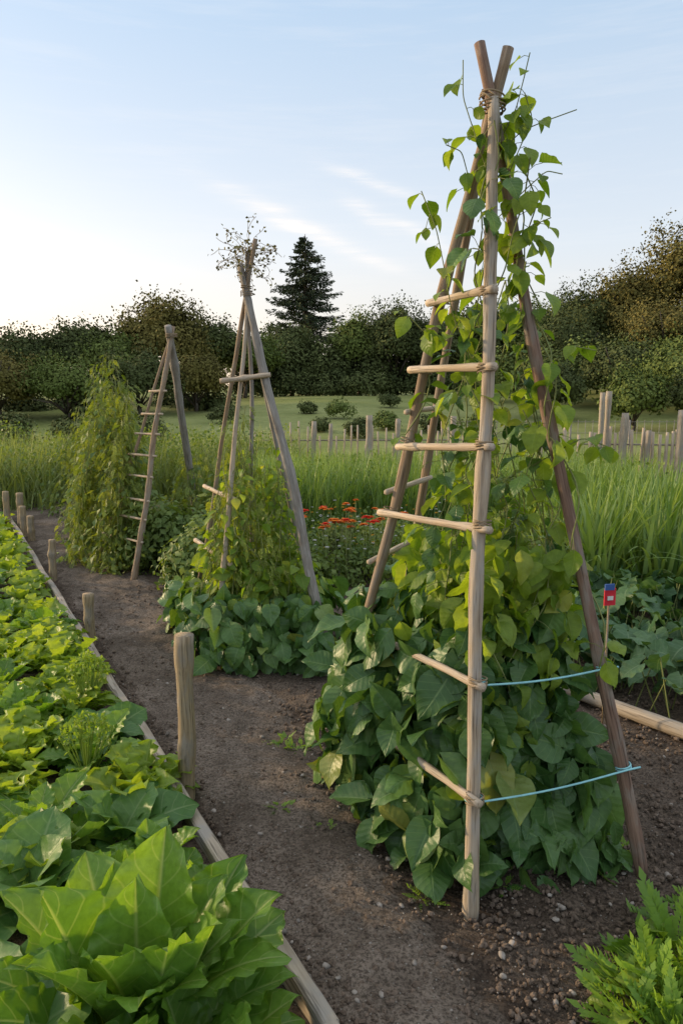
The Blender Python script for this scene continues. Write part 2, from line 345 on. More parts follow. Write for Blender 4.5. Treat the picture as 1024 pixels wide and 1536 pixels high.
for i,(za,zc) in enumerate([(.38,.42),(.745,.73),(1.235,1.21),(1.48,1.475),(1.72,1.73),(1.96,1.965)]):
    pa=legp(A,AP,za);pc=legp(C,AP,zc);dr=(pa-pc)/np.linalg.norm(pa-pc);o=np.array([-.02,-.043,0]);r_=np.random.default_rng(i)
    R.append(pole(pc-dr*(.03+.04*r_.random())+o+[0,.01,.008*r_.normal()],pa+dr*(.015+.02*r_.random())+o+[.02,0,.006*r_.normal()],.0125,.0125,20+i,wob=.006,n=18,knots=3,sides=9))
    TW.append(spiral(pa+[0,-.022,0],AP-A,.028,3,.010,.002));TW.append(spiral(pa+[0,-.022,0],(AP-A)+[1.2,0,0],.029,2,.010,.002));TW.append(spiral(pc+[0,0,0],AP-C,.026,2.5,.012,.002))
for i,z in enumerate([.78,1.02,1.3,1.6]):
    pd=legp(D,AP,z);pc=legp(C,AP,z-.02);R.append(pole(pc+[-.03,.02,0],pd+[.03,.02,0],.011,.010,40+i,wob=.004,n=12,knots=1,sides=7))
mk('rungs',R,W_rung,e)
TW.append(spiral(AP+[0,-.005,-.01],(0,0,1),.040,3,.012,.003,120));TW.append(spiral(AP+[0,0,.02],(.3,0,1),.038,2,.015,.003,90));TW.append(spiral(AP+[0,0,0],(.8,0,.6),.044,2,.015,.003,70))
mk('twine_lashing',TW,M_twine,e)
S=[]
for za,zb,ex in((.735,.735,.09),(.372,.385,.02)):
    pa=legp(A,AP,za)+[0,-.03,0];pb=legp(B,AP,zb)+[0,-.035,0];t=np.linspace(0,1.10,14)
    P=pa+(pb-pa)*t[:,None];P[:,2]-=.012*np.sin(np.clip(t,0,1)*math.pi);S.append(tube(P,.0035,6));S.append(spiral(pa+[0,.03,0],AP-A,.026,2,.008,.003));S.append(spiral(pb+[0,.03,0],AP-B,.025,2,.008,.003))
mk('blue_string',S,M_string,e)
# bean foliage
def hull_leaves(b,legs,apex,n,z0,z1,s0,s1,tpl,mat,inset=(-.05,.15),wts=None,zpow=1.,down=.9,ow=(.2,.9),tr=(0,1)):
    legs=[np.array(l) for l in legs];k=len(legs);cen=sum(legs)/k
    z=z0+(z1-z0)*rng.random(n)**zpow
    i=rng.choice(k,n,p=wts);t=rng.uniform(tr[0],tr[1],n);LA=np.array(legs);P0=LA[i];P1=LA[(i+1)%k]
    f=(z/apex[2])[:,None];E=P0+(P1-P0)*t[:,None];E=E+(apex-E)*f;ctr=cen+(apex-cen)*f
    out=P1-P0;out=np.stack([out[:,1],-out[:,0],0*out[:,0]],1);out=norm(out)
    sg=np.sign((out*(E-ctr)).sum(1,keepdims=True));out=out*sg
    r=norm((E-ctr)*[1,1,0]);out=norm(out*.7+r*.4)
    ins=rng.uniform(inset[0],inset[1],n)[:,None]*(.6+.4*(1-f));pos=E-out*ins;pos[:,2]=z
    d=out*rng.uniform(ow[0],ow[1],n)[:,None]+np.array([0,0,-1.])*down*rng.uniform(.3,1.2,n)[:,None]+rv(n,.45)
    nn=out*1.0+np.array([0,0,.7])+rv(n,.5)
    sc=rng.uniform(s0,s1,n);asp=np.stack([sc*rng.uniform(.8,1.15,n),sc,sc],1)
    scatter(b,tpl,pos,d,nn,asp,rng.random(n),mat)
b=Batch()
lg=[A+[.0,.05,0],B+[-.03,0.03,0],D,C+[.02,0,0]]   # A-B, B-D, D-C, C-A
def faces4(n,*a,ins,**k):
    for face,w,(i0,i1) in zip(range(4),(.34,.16,.10,.40),ins):
        wt=[0]*4;wt[face]=1;hull_leaves(b,lg,AP,int(n*w),*a,inset=(i0,i1),wts=wt,**k)
faces4(520,.10,.78,.08,.20,T_bean,0,ins=((.05,.2),(-.02,.15),(0,.15),(-.05,.12)),ow=(.0,.5))
faces4(520,.03,.92,.08,.14,T_bean,0,ins=((.10,.3),(.05,.25),(.05,.25),(.04,.25)),ow=(.0,.6))
faces4(150,.0,.16,.07,.12,T_bean,0,ins=((.0,.1),(-.04,.1),(-.05,.1),(-.08,.08)))
hull_leaves(b,lg,AP,75,.22,.84,.10,.18,T_bean,0,(-.14,-.02),[0,0,0,1],tr=(0,.42),ow=(.1,.8))
hull_leaves(b,lg,AP,60,.25,.86,.09,.16,T_bean,0,(-.12,.0),[0,0,1,0],tr=(.5,1),ow=(.1,.8))
hull_leaves(b,lg,AP,34,.08,.34,.10,.17,T_bean,0,(-.12,-.02),[0,0,0,1],tr=(.35,.85),ow=(.1,.8))
hull_leaves(b,lg,AP,14,.45,.72,.10,.15,T_bean,0,(-.10,-.03),[0,0,0,1],tr=(.35,.8),ow=(.1,.6))
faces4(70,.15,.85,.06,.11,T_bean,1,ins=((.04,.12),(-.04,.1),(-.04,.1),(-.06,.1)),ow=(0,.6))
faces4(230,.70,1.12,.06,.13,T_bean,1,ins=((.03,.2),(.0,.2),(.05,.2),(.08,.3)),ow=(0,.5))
# climbing vines
def vine(b,P,rad,leafN,s0,s1,tpl,ml,ms,spread=.05):
    P=np.array(P,float);t=np.linspace(0,len(P)-1,len(P)*7);Q=np.stack([np.interp(t,range(len(P)),P[:,k]) for k in range(3)],1)
    for _ in range(3): Q[1:-1]=(Q[:-2]+Q[1:-1]*2+Q[2:])/4
    b.add(*tube(Q,rad,5,caps=False),ms)
    k=rng.random(leafN)*(len(Q)-1.01);i=k.astype(int);pos=Q[i]+(Q[i+1]-Q[i])*(k-i)[:,None]
    dr=rv(leafN)*[1,1,.5];dr=norm(dr+[0,0,-.15]);off=dr*rng.uniform(.01,spread,leafN)[:,None]
    for p,o_ in zip(pos,off):
        if np.linalg.norm(o_)>.018: b.add(*tube([p,p+o_*.5+[0,0,.006],p+o_],.0012,3,caps=False),ms)
    sc=rng.uniform(s0,s1,leafN)
    scatter(b,tpl,pos+off,dr+[0,0,-.7]+rv(leafN,.2),dr*.5+[0,0,1]+rv(leafN,.35),sc,rng.random(leafN),ml)
cenL=(A*.2+B*.42+D*.22+C*.16)
for i in range(27):
    a=rng.random()*TAU;r0=rng.uniform(.05,.34);z=.6;P=[];zmax=rng.uniform(1.15,1.75) if i<15 else (rng.uniform(1.7,2.15) if i<23 else rng.uniform(2.2,2.55))
    w=rng.uniform(-3,3)
    while z<zmax:
        f=z/AP[2];c=cenL+(AP-cenL)*f;rr=(r0+.03)*(1-.80*f)+.02
        P.append([c[0]+rr*math.cos(a+w*z)+rng.normal()*.02+.03,c[1]+rr*math.sin(a+w*z)+rng.normal()*.02,z]);z+=.11
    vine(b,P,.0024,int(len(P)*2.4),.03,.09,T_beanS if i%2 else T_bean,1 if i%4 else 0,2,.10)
for i,(lg_,zr) in enumerate([(B,(.7,2.45)),(B,(1.4,2.1)),(C,(1.5,1.9)),(A,(2.25,2.6))]):
    P=[];z=zr[0]
    while z<zr[1]:
        c=legp(lg_,AP,z);P.append(c+[.032*math.cos(z*14+i),.032*math.sin(z*14+i),0]);z+=.06
    vine(b,P,.0028,int(len(P)*.9),.04,.11,T_bean,1,2,.07)
for P,nl in [([(.44,2.5,1.75),(.36,2.46,1.9),(.325,2.44,2.06),(.30,2.43,2.16),(.25,2.42,2.27)],18),
          ([(.47,2.5,2.35),(.42,2.47,2.46),(.38,2.46,2.56),(.375,2.44,2.66)],13),
          ([(.51,2.5,2.45),(.55,2.47,2.53),(.57,2.46,2.62),(.585,2.46,2.69)],14),
          ([(.52,2.5,2.3),(.56,2.47,2.4),(.60,2.46,2.5),(.57,2.45,2.57)],12),
          ([(.50,2.5,2.40),(.57,2.47,2.465),(.64,2.46,2.49),(.735,2.45,2.52)],3),
          ([(.5,2.5,2.2),(.58,2.45,2.28),(.64,2.42,2.33),(.69,2.42,2.32)],6),
          ([(.54,2.5,2.1),(.6,2.45,2.17),(.66,2.42,2.19)],7),([(.4,2.5,1.9),(.33,2.4,1.8),(.27,2.4,1.83),(.22,2.4,1.88)],12),
          ([(.42,2.5,2.3),(.38,2.46,2.4),(.33,2.46,2.42)],6),([(.6,2.5,1.7),(.74,2.45,1.8),(.82,2.42,1.78)],9),([(.65,2.5,1.4),(.8,2.45,1.5),(.9,2.42,1.46)],9)]:
    vine(b,P,.0018,nl,.03,.075,T_beanS,1,2,.05)
b.build('climbing_bean_plant',[M_bean,M_beanL,M_stem])
# ---------------------------------------------------------------- teepee 2
e=empty('bean_teepee',(-.55,4.85,0));a2=np.array([-.607,4.85,2.32])
p1=np.array([-.062,4.378,0.]);p2=np.array([-.78,4.42,0]);p3=np.array([-1.13,5.35,0]);p4=np.array([-.2,5.3,0])
mk('right_pole',[pole(p1+[0,0,-.03],legp(p1,a2,2.5),.035,.021,51,wob=.016)],W_grey,e)
mk('front_pole',[pole(p2+[0,0,-.03],legp(p2,a2,2.6),.018,.012,52,wob=.014)],W_front,e)
mk('left_pole',[pole(p3+[0,0,-.03],legp(p3,a2,2.64),.017,.012,53,wob=.014)],W_left,e)
mk('back_pole',[pole(p4+[0,0,-.03],legp(p4,a2,2.5),.019,.012,54)],W_grey,e)
mk('centre_pole',[pole((-.62,4.95,-.03),(-.60,4.86,2.58),.015,.011,55,wob=.016)],W_grey,e)
R=[]
for i,z in enumerate([.62,1.02]):
    R.append(pole(legp(p3,a2,z)+[-.06,-.02,.03],legp(p2,a2,z)+[.04,-.03,0],.014,.012,60+i,n=14,sides=8))
R.append(pole(legp(p2,a2,1.76)+[-.12,-.03,0],legp(p1,a2,1.77)+[.03,-.03,.03],.016,.014,66,n=14,sides=8))
mk('rungs',R,W_rung,e)
mk('twine_lashing',[spiral(a2,(0,0,1),.038,3,.012,.003,120),spiral(a2+[0,0,.04],(.2,0,1),.034,2,.012,.003,80)],M_twine,e)
b=Batch();lg=[p2,p1,p4,p3]
hull_leaves(b,lg,a2,620,.05,.42,.09,.17,T_bean,0,(-.22,.12),[.45,.12,.1,.33])
hull_leaves(b,lg,a2,360,.03,.62,.08,.13,T_beanS,3,(-.05,.3),[.35,.25,.15,.25])
cen=(p2*.36+p1*.26+p3*.18+p4*.2)
def pea_column(b,cen,apx,nv,r0,zmaxr,mats,perp=5.,s0=.05,s1=.1,tpls=T_comp,z0=.3,shr=.85):
    for i in range(nv):
        a=rng.random()*TAU;rr0=r0*math.sqrt(rng.random());z=z0;P=[];zm=rng.uniform(*zmaxr)*(1-.25*rr0/r0);w=rng.uniform(-2,2)
        while z<zm:
            f=z/apx[2];c=cen+(apx-cen)*f;rr=rr0*(1-shr*f)
            P.append([c[0]+rr*math.cos(a+w*z)+rng.normal()*.02,c[1]+rr*math.sin(a+w*z)+rng.normal()*.02,z]);z+=.13
        if len(P)<3: continue
        vine(b,P,.0028,int(len(P)*perp),s0,s1,tpls,mats[0],mats[1],.11)
pea_column(b,cen,a2,32,.44,(.9,1.95),(1,2),4.2,.05,.10,T_comp)
pea_column(b,cen,a2,24,.46,(.8,1.7),(3,2),4.,.04,.08,T_beanS)
b.build('climbing_bean_plant',[M_bean,M_pea,M_stem,M_beanL])
b=Batch()
for i in range(44):
    a=rng.random()*TAU;p=a2+[0,0,.12+.15*rng.random()];P=[p];d=np.array([math.cos(a)*.7,math.sin(a)*.7,.4+rng.random()*.8])
    for k in range(8):
        d=norm(d+rv(1)[0]*.5-[0,0,.14]);p=p+d*.034;P.append(p)
    b.add(*tube(P,.0018,3,caps=False),0)
    scatter(b,T_quad,np.array(P[2:])+rv(len(P)-2,.01),rv(len(P)-2),rv(len(P)-2),.022,rng.random(len(P)-2),1)
b.build('dry_vine_tuft',[M_dry,M_tree2])
# ---------------------------------------------------------------- ladder trellis 3
e=empty('ladder_trellis',(-1.9,7.,0));a3=np.array([-1.56,6.9,2.25]);q1=np.array([-1.94,6.68,0.]);q2=np.array([-2.5,7.3,0]);q3=np.array([-1.55,8.1,0])
mk('right_pole',[pole(q1-[0,0,.03],legp(q1,a3,2.33),.028,.021,71,wob=.018)],W_left,e)
mk('left_pole',[pole(q2-[0,0,.03],legp(q2,a3,2.2),.016,.013,72,wob=.015)],W_left,e)
mk('back_pole',[pole(q3-[0,0,.03],legp(q3,a3,2.33)+[-.02,0,0],.042,.033,73,wob=.01)],W_grey,e)
mk('rungs',[pole(legp(q1,a3,z)+[.04,-.03,0],legp(q2,a3,z)+[-.03,-.02,.0],.011,.010,80+i,n=8,sides=7,knots=1) for i,z in enumerate(np.arange(.35,1.95,.2)+rng.normal(size=8)*.015)],W_rung,e)
mk('twine_lashing',[spiral(a3,(0,0,1),.052,3,.012,.004,100)],M_twine,e)
def tower(name,x,y,h,r,nv,seed=0,mats=(M_pea,M_stem,M_herb),zlo=.45):
    b=Batch();c=np.array([x,y,0.]);ap=np.array([x+.08,y,h*1.05])
    pea_column(b,c,ap,nv,r,(h*zlo,h),(0,1),7.,.05,.12,T_comp,.05,.9)
    pea_column(b,c,ap,nv//2,r*1.1,(h*.3,h*.95),(2,1),6.,.05,.10,T_chip,.05,.9)
    b.build(name,list(mats))
tower('climbing_pea_plant',-2.40,7.6,2.6,.44,32)
tower('climbing_pea_plant',-3.2,9.6,2.45,.40,24)
tower('climbing_pea_plant',-3.9,11.,2.1,.5,16)
tower('climbing_pea_plant',-1.55,7.7,1.45,.55,20)
tower('climbing_pea_plant',-2.85,8.6,1.8,.45,16)
tower('climbing_pea_plant',-2.14,7.12,1.9,.30,22)
def bush(b,c,r,n,size,m=0,tpl=T_chip,lob=14,ls=.42,nr=.45):
    c=np.array(c,float);r=np.array(r,float)
    dirs=norm(rv(lob));dirs[:,2]=np.abs(dirs[:,2])*1.0-.25;lc=c+dirs*r*rng.uniform(.35,.8,(lob,1));lr=ls*r.mean()*rng.uniform(.55,1.4,lob);lb=rng.random(lob)
    i=rng.integers(0,lob,n);d=norm(rv(n));rad=lr[i]*(1-.45*rng.random(n)**1.5)
    pos=lc[i]+d*rad[:,None]*(r/r.mean())+rv(n,size*.5)
    g=terr(pos[:,0],pos[:,1]);ok=pos[:,2]>g;pos=pos[ok];d=d[ok];i=i[ok];n=len(pos)
    glob=norm((pos-c)/r)
    nn=d*.8+glob*.6+[0,0,.35]+rv(n,nr)
    dd=np.cross(nn,rv(n))   # leaf axis lies in the crown surface so that lobes shade as volumes
    scatter(b,tpl,pos,dd,nn,size*rng.uniform(.6,1.35,n),np.clip(.6*lb[i]+.35*rng.random(n),0,1),m)
b=Batch()
for x,y,r in((-1.7,6.95,.42),(-1.25,6.3,.45),(-1.5,7.4,.6),(-.9,6.4,.5),(-1.0,7.2,.55)):
    bush(b,(x,y,.25),(r,r*.8,.5),1900,.065,0)
b.build('leafy_herb_bed',[M_herb])
# ---------------------------------------------------------------- raised bed edging board and stakes
b=Batch()
def board(b,y0,y1,h,th,seed):
    r=np.random.default_rng(seed);n=24;y=np.linspace(y0,y1,n);x=edge_x(y)+.008*np.sin(y*4+seed)-.0;dirn=np.array([-.476,.88]);nx,ny=dirn[1],-dirn[0]
    top=h+.008*fbm(y*5,y*0+seed,3)+.012*(r.random()-.5)
    bev=.006;ring=[(-th/2,-.05),(-th/2,None),(-th/2+bev,'t'),(th/2-bev,'t'),(th/2,None),(th/2,-.05)]
    V=[];L=[]
    for j in range(n):
        for o_,zz in ring:
            zc=(-.05 if zz==-.05 else (top[j]-bev if zz is None else top[j]))
            V.append([x[j]+nx*o_,y[j]+ny*o_,zc]);L.append([o_*.4,zc*.4,y[j]])
    F=[];k=len(ring)
    for j in range(n-1):
        for q in range(k-1):F.append([j*k+q,j*k+q+1,(j+1)*k+q+1,(j+1)*k+q])
    F.append([0,1,4,5]);F.append([1,2,3,4]);o2=(n-1)*k;F.append([o2,o2+1,o2+4,o2+5]);F.append([o2+1,o2+2,o2+3,o2+4])
    b.add(V,F,L)
for i,(y0,y1) in enumerate([(-.8,1.6),(1.604,3.55),(3.554,5.4),(5.404,7.9),(7.904,10.5)]): board(b,y0,y1,.105,.045,i)
b.build('raised_bed_board',[W_board],smooth=False)
def stake(name,x,y,h,r,seed,lean=(0,0),mat=None):
    b=Batch();b.add(*pole((x,y,-.05+float(terr(x,y))),(x+lean[0],y+lean[1],float(terr(x,y))+h),r*1.02,r,seed,wob=.003,n=20,knots=3,sides=14));return b.build(name,[mat or W_post])
stake('wooden_stake',-.635,2.82,.70,.033,101,(.008,0))
stake('wooden_stake',-1.70,4.80,.36,.032,102)
stake('wooden_stake',-2.66,6.62,.38,.032,103,(.01,0))
for i,(x,y,h) in enumerate([(-3.95,9.0,.38),(-4.15,9.4,.5),(-4.42,9.6,.5),(-3.75,8.75,.3),(-4.75,10.0,.5)]): stake('wooden_stake',x,y,h,.04,110+i)
# ---------------------------------------------------------------- lettuce bed
def rosette(b,c,n,Ln,tpl,m,e0=80,e1=15,wid=1.,az0=None,r0=.02,jit=.1):
    f=(np.arange(n)+.5)/n;az=(az0 if az0 is not None else rng.random()*TAU)+np.arange(n)*2.4+rng.normal(size=n)*.2
    el=np.radians(e0+(e1-e0)*f**.9+rng.normal(size=n)*6)
    d=np.stack([np.cos(az)*np.cos(el),np.sin(az)*np.cos(el),np.sin(el)],1)
    nn=np.stack([-np.cos(az)*np.sin(el),-np.sin(az)*np.sin(el),np.cos(el)],1)+rv(n,jit)
    pos=np.array(c)+np.stack([np.cos(az),np.sin(az),0*az],1)*(r0*f)[:,None]
    L=Ln*(.72+.28*np.sin(f*math.pi))*rng.uniform(.82,1.12,n)
    scatter(b,tpl,pos,d,nn,np.stack([L*wid*rng.uniform(.85,1.1,n),L,L],1),np.clip(.93-.75*f+.25*rng.random(n)-.1,0,.94),m)
b=Batch();ys2=np.arange(-1,11.2,.08);ss=np.linspace(0,1,40);BX=edge_x(ys2)[:,None]-.02-ss[None]*2.6;BY=np.broadcast_to(ys2[:,None],BX.shape)
b.add(np.stack([BX,BY,.045+.04*fbm(BX*5,BY*5,3)+0*BX],-1),grid_faces(len(ys2),40),np.zeros((BX.size,3)));b.build('raised_bed_soil',[M_soil])
b=Batch();rosette(b,(-.49,1.60,.05),32,.45,T_rom,0,88,50,1.0,.3,.13,.25);b.build('romaine_lettuce',[M_rom])
b=Batch();rosette(b,(-.33,1.50,.04),22,.28,T_rom,0,84,36,1.,1.3,.08,.28);b.build('romaine_lettuce',[M_rom])
b=Batch();rosette(b,(-.84,1.50,.05),14,.32,T_col,0,72,15,1.0,.9,.06,.2);b.build('collard_plant',[M_col])
b=Batch();rosette(b,(-.58,2.04,.05),20,.25,T_rom,0,84,26,1,2.,.07,.28);b.build('romaine_lettuce',[M_rom])
b=Batch();rosette(b,(-.98,2.10,.06),15,.30,T_col,0,74,18,1.,.4,.06,.2);b.build('collard_plant',[M_col])
b=Batch()
for row in range(6):
    y=2.3+row*.13
    while y<10.4:
        off=.20+row*.29;x=edge_x(y)-off+rng.normal()*.04;yy_=y-off*.45
        if yy_>2.12 :
            near=yy_<5;kind=rng.choice(3,p=[.32,.55,.13]) if yy_<3.9 else rng.choice(3,p=[.10,.88,.02])
            c=(x,yy_,.05);s=rng.uniform(.75,1.15)
            if kind==0: rosette(b,c,16 if near else 9,.26*s,T_rom if near else T_letS,0,84,26,jit=.3,r0=.06)
            elif kind==1: rosette(b,c,28 if near else 15,.21*s,T_let if near else T_letS,1,88,28,.72,jit=.45,r0=.09)
            else: rosette(b,c,12,.24*s,T_col if near else T_letS,2,75,20,jit=.3,r0=.05)
        y+=(.25 if yy_<5 else .29)*rng.uniform(.8,1.2)
b.build('lettuce_row',[M_rom,M_let,M_col])
b=Batch()
for cx,cy in((-1.05,2.85),(-1.3,3.6),(-.36,1.28)):
    n=340;r=.11*np.sqrt(rng.random(n));a=rng.random(n)*TAU;pos=np.stack([cx+r*np.cos(a),cy+r*np.sin(a),(.33 if cx<-.5 else .15)-r*r*6+rng.normal(size=n)*.014],1)
    scatter(b,T_chip,pos,rv(n)+[0,0,.8],rv(n)+[0,0,1],.022*rng.uniform(.6,1.3,n),.4+.5*rng.random(n))
    for k in range(30):
        b.add(*tube([(cx,cy,.05),tuple(pos[k])],.003,4,caps=False))
b.build('curly_herb',[M_let])
# ---------------------------------------------------------------- bottom right carrots
b=Batch()
for cx,cy,n,L in((.86,1.80,30,.19),(.98,1.93,28,.19),(1.02,1.72,26,.19),(.84,1.62,26,.18),(.98,1.55,26,.19),(1.15,1.85,24,.19),(1.22,2.12,18,.15),(.76,1.72,14,.13)):
    rosette(b,(cx,cy,0),n,L,T_carrot,0,80,12,.85,jit=.5,r0=.08)
    rosette(b,(cx+.03,cy,0),7,L*.8,T_letS,1,70,15,.6,jit=.4,r0=.07)
b.build('carrot_plants',[M_carrot,M_let])
b=Batch()
for k in range(30):
    x=rng.uniform(-.4,1.3);y=rng.uniform(2.0,4.2)
    if k<9:x,y=-.28+rng.normal()*.07,3.35+rng.normal()*.05
    if x<edge_x(y)+.15: continue
    rosette(b,(x,y,float(terr(x,y))),9,rng.uniform(.03,.07),T_comp,0,60,10,1.,jit=.3)
b.build('weed_sprouts',[M_carrot])
# ---------------------------------------------------------------- right side: log, squash, leeks, tag
b=Batch();b.add(*pole((1.16,4.04,.05),(2.3,2.42,.05),.036,.04,131,wob=.012,n=30));b.build('edging_log',[W_board])
b=Batch()
n=900;x=rng.uniform(1.1,3.4,n);y=rng.uniform(2.9,5.8,n)
ok=(x-1.16)*1.62+(y-4.04)*1.14>.22;x=x[ok];y=y[ok];n=len(x)
z=.10+.24*rng.random(n)+.1*fbm(x*2,y*2)
a=rng.random(n)*TAU;d=np.stack([np.cos(a),np.sin(a),-.35+0*a],1)
for i in range(n): b.add(*tube([(x[i]-d[i,0]*.1,y[i]-d[i,1]*.1,0),(x[i],y[i],z[i])],.004,4,caps=False),1)
scatter(b,T_sq,np.stack([x,y,z],1),d+rv(n,.2),np.array([0,0,1.])+rv(n,.45),rng.uniform(.09,.19,n),rng.random(n))
b.build('squash_plants',[M_squash,M_stem])
def bladefield(b,x,y,h0,h1,w0,w1,tpl,m,lean=.2):
    n=len(x);a=rng.random(n)*TAU;d=np.stack([np.cos(a)*lean*rng.random(n),np.sin(a)*lean*rng.random(n),np.ones(n)],1)
    nn=np.stack([-np.cos(a),-np.sin(a),.05+0*a],1)
    h=rng.uniform(h0,h1,n);w=rng.uniform(w0,w1,n)
    scatter(b,tpl,np.stack([x,y,terr(x,y)],1),d,nn,np.stack([w,h,h],1),rng.random(n),m)
b=Batch();n=3800;cl=rng.integers(0,230,n);cx=rng.uniform(2.0,5.6,230);cy=rng.uniform(5.8,8.0,230);x=cx[cl]+rng.normal(size=n)*.05;y=cy[cl]+rng.normal(size=n)*.05
bladefield(b,x,y,.6,1.16,.018,.036,T_leek,0,.3);b.build('leek_bed',[M_leek])
e=empty('plant_label',(1.31,3.5,0))
b=Batch();b.add(*tube([(1.31,3.5,-.03),(1.31,3.5,.68)],.005,6));b.build('stem',[W_post],parent=e)
def box(b,c,s,m=0,yaw=0):
    v=np.array([[i,j,k] for i in(-1,1) for j in(-1,1) for k in(-1,1)],float)*np.array(s)/2
    ca,sa=math.cos(yaw),math.sin(yaw);v=np.stack([v[:,0]*ca-v[:,1]*sa,v[:,0]*sa+v[:,1]*ca,v[:,2]],1)+np.array(c)
    b.add(v,[[0,1,3,2],[4,6,7,5],[0,4,5,1],[2,3,7,6],[0,2,6,4],[1,5,7,3]],v,m)
b=Batch();box(b,(1.31,3.49,.68),(.06,.006,.085),0,.2);box(b,(1.305,3.485,.73),(.05,.008,.03),1,.2);box(b,(1.31,3.483,.675),(.03,.004,.02),2,.2);b.build('card',[M_red,M_blue,M_wht],smooth=False,parent=e)
# ---------------------------------------------------------------- middle flower bed
b=Batch()
for k in range(28):
    x=rng.uniform(-.55,1.9);y=rng.uniform(6.3,8.6);bush(b,(x,y,.12),(.35,.3,.28),850,.048,0,T_chip,8,.5,.8)
b.build('flower_bed_foliage',[M_herb])
def flower(b,c,r,m,mc):
    n=14
    for lay,(rr,el) in enumerate(((1,.15),(.75,.5),(.45,.9))):
        a=np.arange(n)/n*TAU+lay*.2;d=np.stack([np.cos(a)*math.cos(el),np.sin(a)*math.cos(el),np.full(n,math.sin(el))],1)
        scatter(b,T_chip,np.tile(c,(n,1)),d,np.array([0,0,1.])+0*d,r*rr,rng.random(n),m)
b=Batch()
zz=[(rng.choice([-.28,-.1,.05,.2,.35])+rng.normal()*.08,6.7+rng.normal()*.22) for k in range(38)]
for i,(x,y) in enumerate(zz):
    z=rng.uniform(.50,.68);flower(b,(x,y,z),rng.uniform(.035,.06),0 if i%4 else 1,2);b.add(*tube([(x,y,0),(x,y,z)],.003,4),2)
b.build('zinnia_flowers',[M_orange,M_redp,M_stem])
b=Batch()
for i in range(190):
    x=rng.uniform(-.6,1.7);y=rng.uniform(6.1,8.8);z=rng.uniform(.3,.5);flower(b,(x,y,z),rng.uniform(.014,.024),0 if rng.random()<.75 else 1,0)
b.build('small_white_flowers',[M_wht,M_yel])
# ---------------------------------------------------------------- tall crops
b=Batch();n=16000;x=rng.uniform(-14,-.9,n);y=rng.uniform(11.3,15.5,n);k=(x<-4.6)|(y>12.4);x=x[k];y=y[k]
bladefield(b,x,y,.7,1.35,.012,.025,T_blade,0,.5)
n=30000;x=rng.uniform(-14,-.9,n);y=rng.uniform(11.3,15.5,n);k=(x<-4.6)|(y>12.4);x=x[k];y=y[k];n=len(x);z=rng.random(n)**.6*1.25*(.85+.45*fbm(x*.9,y*.9,2))
scatter(b,T_quad,np.stack([x,y,z],1),rv(n)+[0,0,.5],rv(n)+[0,0,.6],rng.uniform(.03,.07,n),rng.random(n),1)
b.build('tall_herb_bed',[M_grass,M_herb])
b=Batch();n=11000;x=rng.uniform(-1.3,4.2,n);y=rng.uniform(9.0,12.0,n);bladefield(b,x,y,.75,1.1,.012,.024,T_blade,0,.25)
n=5000;x=rng.uniform(-1.3,4.2,n);y=rng.uniform(9.0,12.0,n);scatter(b,T_quad,np.stack([x,y,rng.random(n)*.9],1),rv(n)+[0,0,.8],rv(n),rng.uniform(.03,.06,n),rng.random(n),1)
b.build('asparagus_bed',[M_leek,M_herb])
b=Batch();n=10000;x=rng.uniform(-6,14,n);y=rng.uniform(16.5,20,n);bladefield(b,x,y,.3,.65,.015,.03,T_blade,0,.6)
n=4500;x=rng.uniform(2.5,12,n);y=rng.uniform(8.5,12,n);bladefield(b,x,y,.3,.75,.015,.03,T_blade,0,.5)
b.build('rough_grass',[M_grass])
# ---------------------------------------------------------------- fences
def picket_fence(name,x0,x1,y0,y1,h,gap,hv,pr=.022,posts=()):
    e=empty(name,((x0+x1)/2,(y0+y1)/2,0));b=Batch();L=math.hypot(x1-x0,y1-y0);n=int(L/gap)
    for i in range(n):
        if rng.random()<.08: continue
        t=i/n;x=x0+(x1-x0)*t;y=y0+(y1-y0)*t;g=float(terr(x,y));b.add(*pole((x,y,g-.05),(x+rng.normal()*.03,y,g+h+hv*rng.normal()),pr*rng.uniform(.7,1.3),pr*.8,i,n=5,sides=6,knots=0,wob=.002))
    b.build('pickets',[W_rung],parent=e)
    b=Batch()
    for hh in(.35,.8): b.add(*pole((x0,y0+.04,float(terr(x0,y0))+h*hh),(x1,y1+.04,float(terr(x1,y1))+h*hh),.016,.016,5,n=20,sides=6,knots=0))
    b.build('rails',[W_grey],parent=e)
    b=Batch()
    for i,(x,y,ph,r) in enumerate(posts): b.add(*pole((x,y,float(terr(x,y))-.1),(x+.03,y,float(terr(x,y))+ph),r,r*.9,200+i,n=14,sides=10))
    if posts:b.build('posts',[W_board],parent=e)
picket_fence('picket_fence',3.4,9.5,12.6,11.6,1.2,.10,.06,.030,[(4.22,12.1,1.83,.045),(4.36,12.2,1.85,.045),(4.57,12.0,1.5,.055),(5.35,11.7,1.55,.06),(5.05,12.2,1.2,.04),(6.4,12,1.5,.06),(7.6,11.8,1.5,.06)])
picket_fence('picket_fence',-1.8,3.4,15.6,15.8,1.12,.15,.12,.026,[(.55,15.4,1.42,.075),(1.15,15.4,1.35,.05),(-.6,15.4,1.3,.05),(-.25,15.4,1.25,.04),(2.3,15.4,1.4,.06)])
e=empty('wire_fence',(8,20,0));b=Batch()
for i in range(90):
    x=3+i*.2;g=float(terr(x,20));b.add(*tube([(x,20,g),(x,20,g+1.25)],.008 if i%8 else .03,5))
for h in(.3,.6,.9,1.2): b.add(*tube([(x,20,float(terr(x,20))+h) for x in np.linspace(3,21,30)],.006,4))
b.build('wires_and_posts',[W_grey],parent=e)
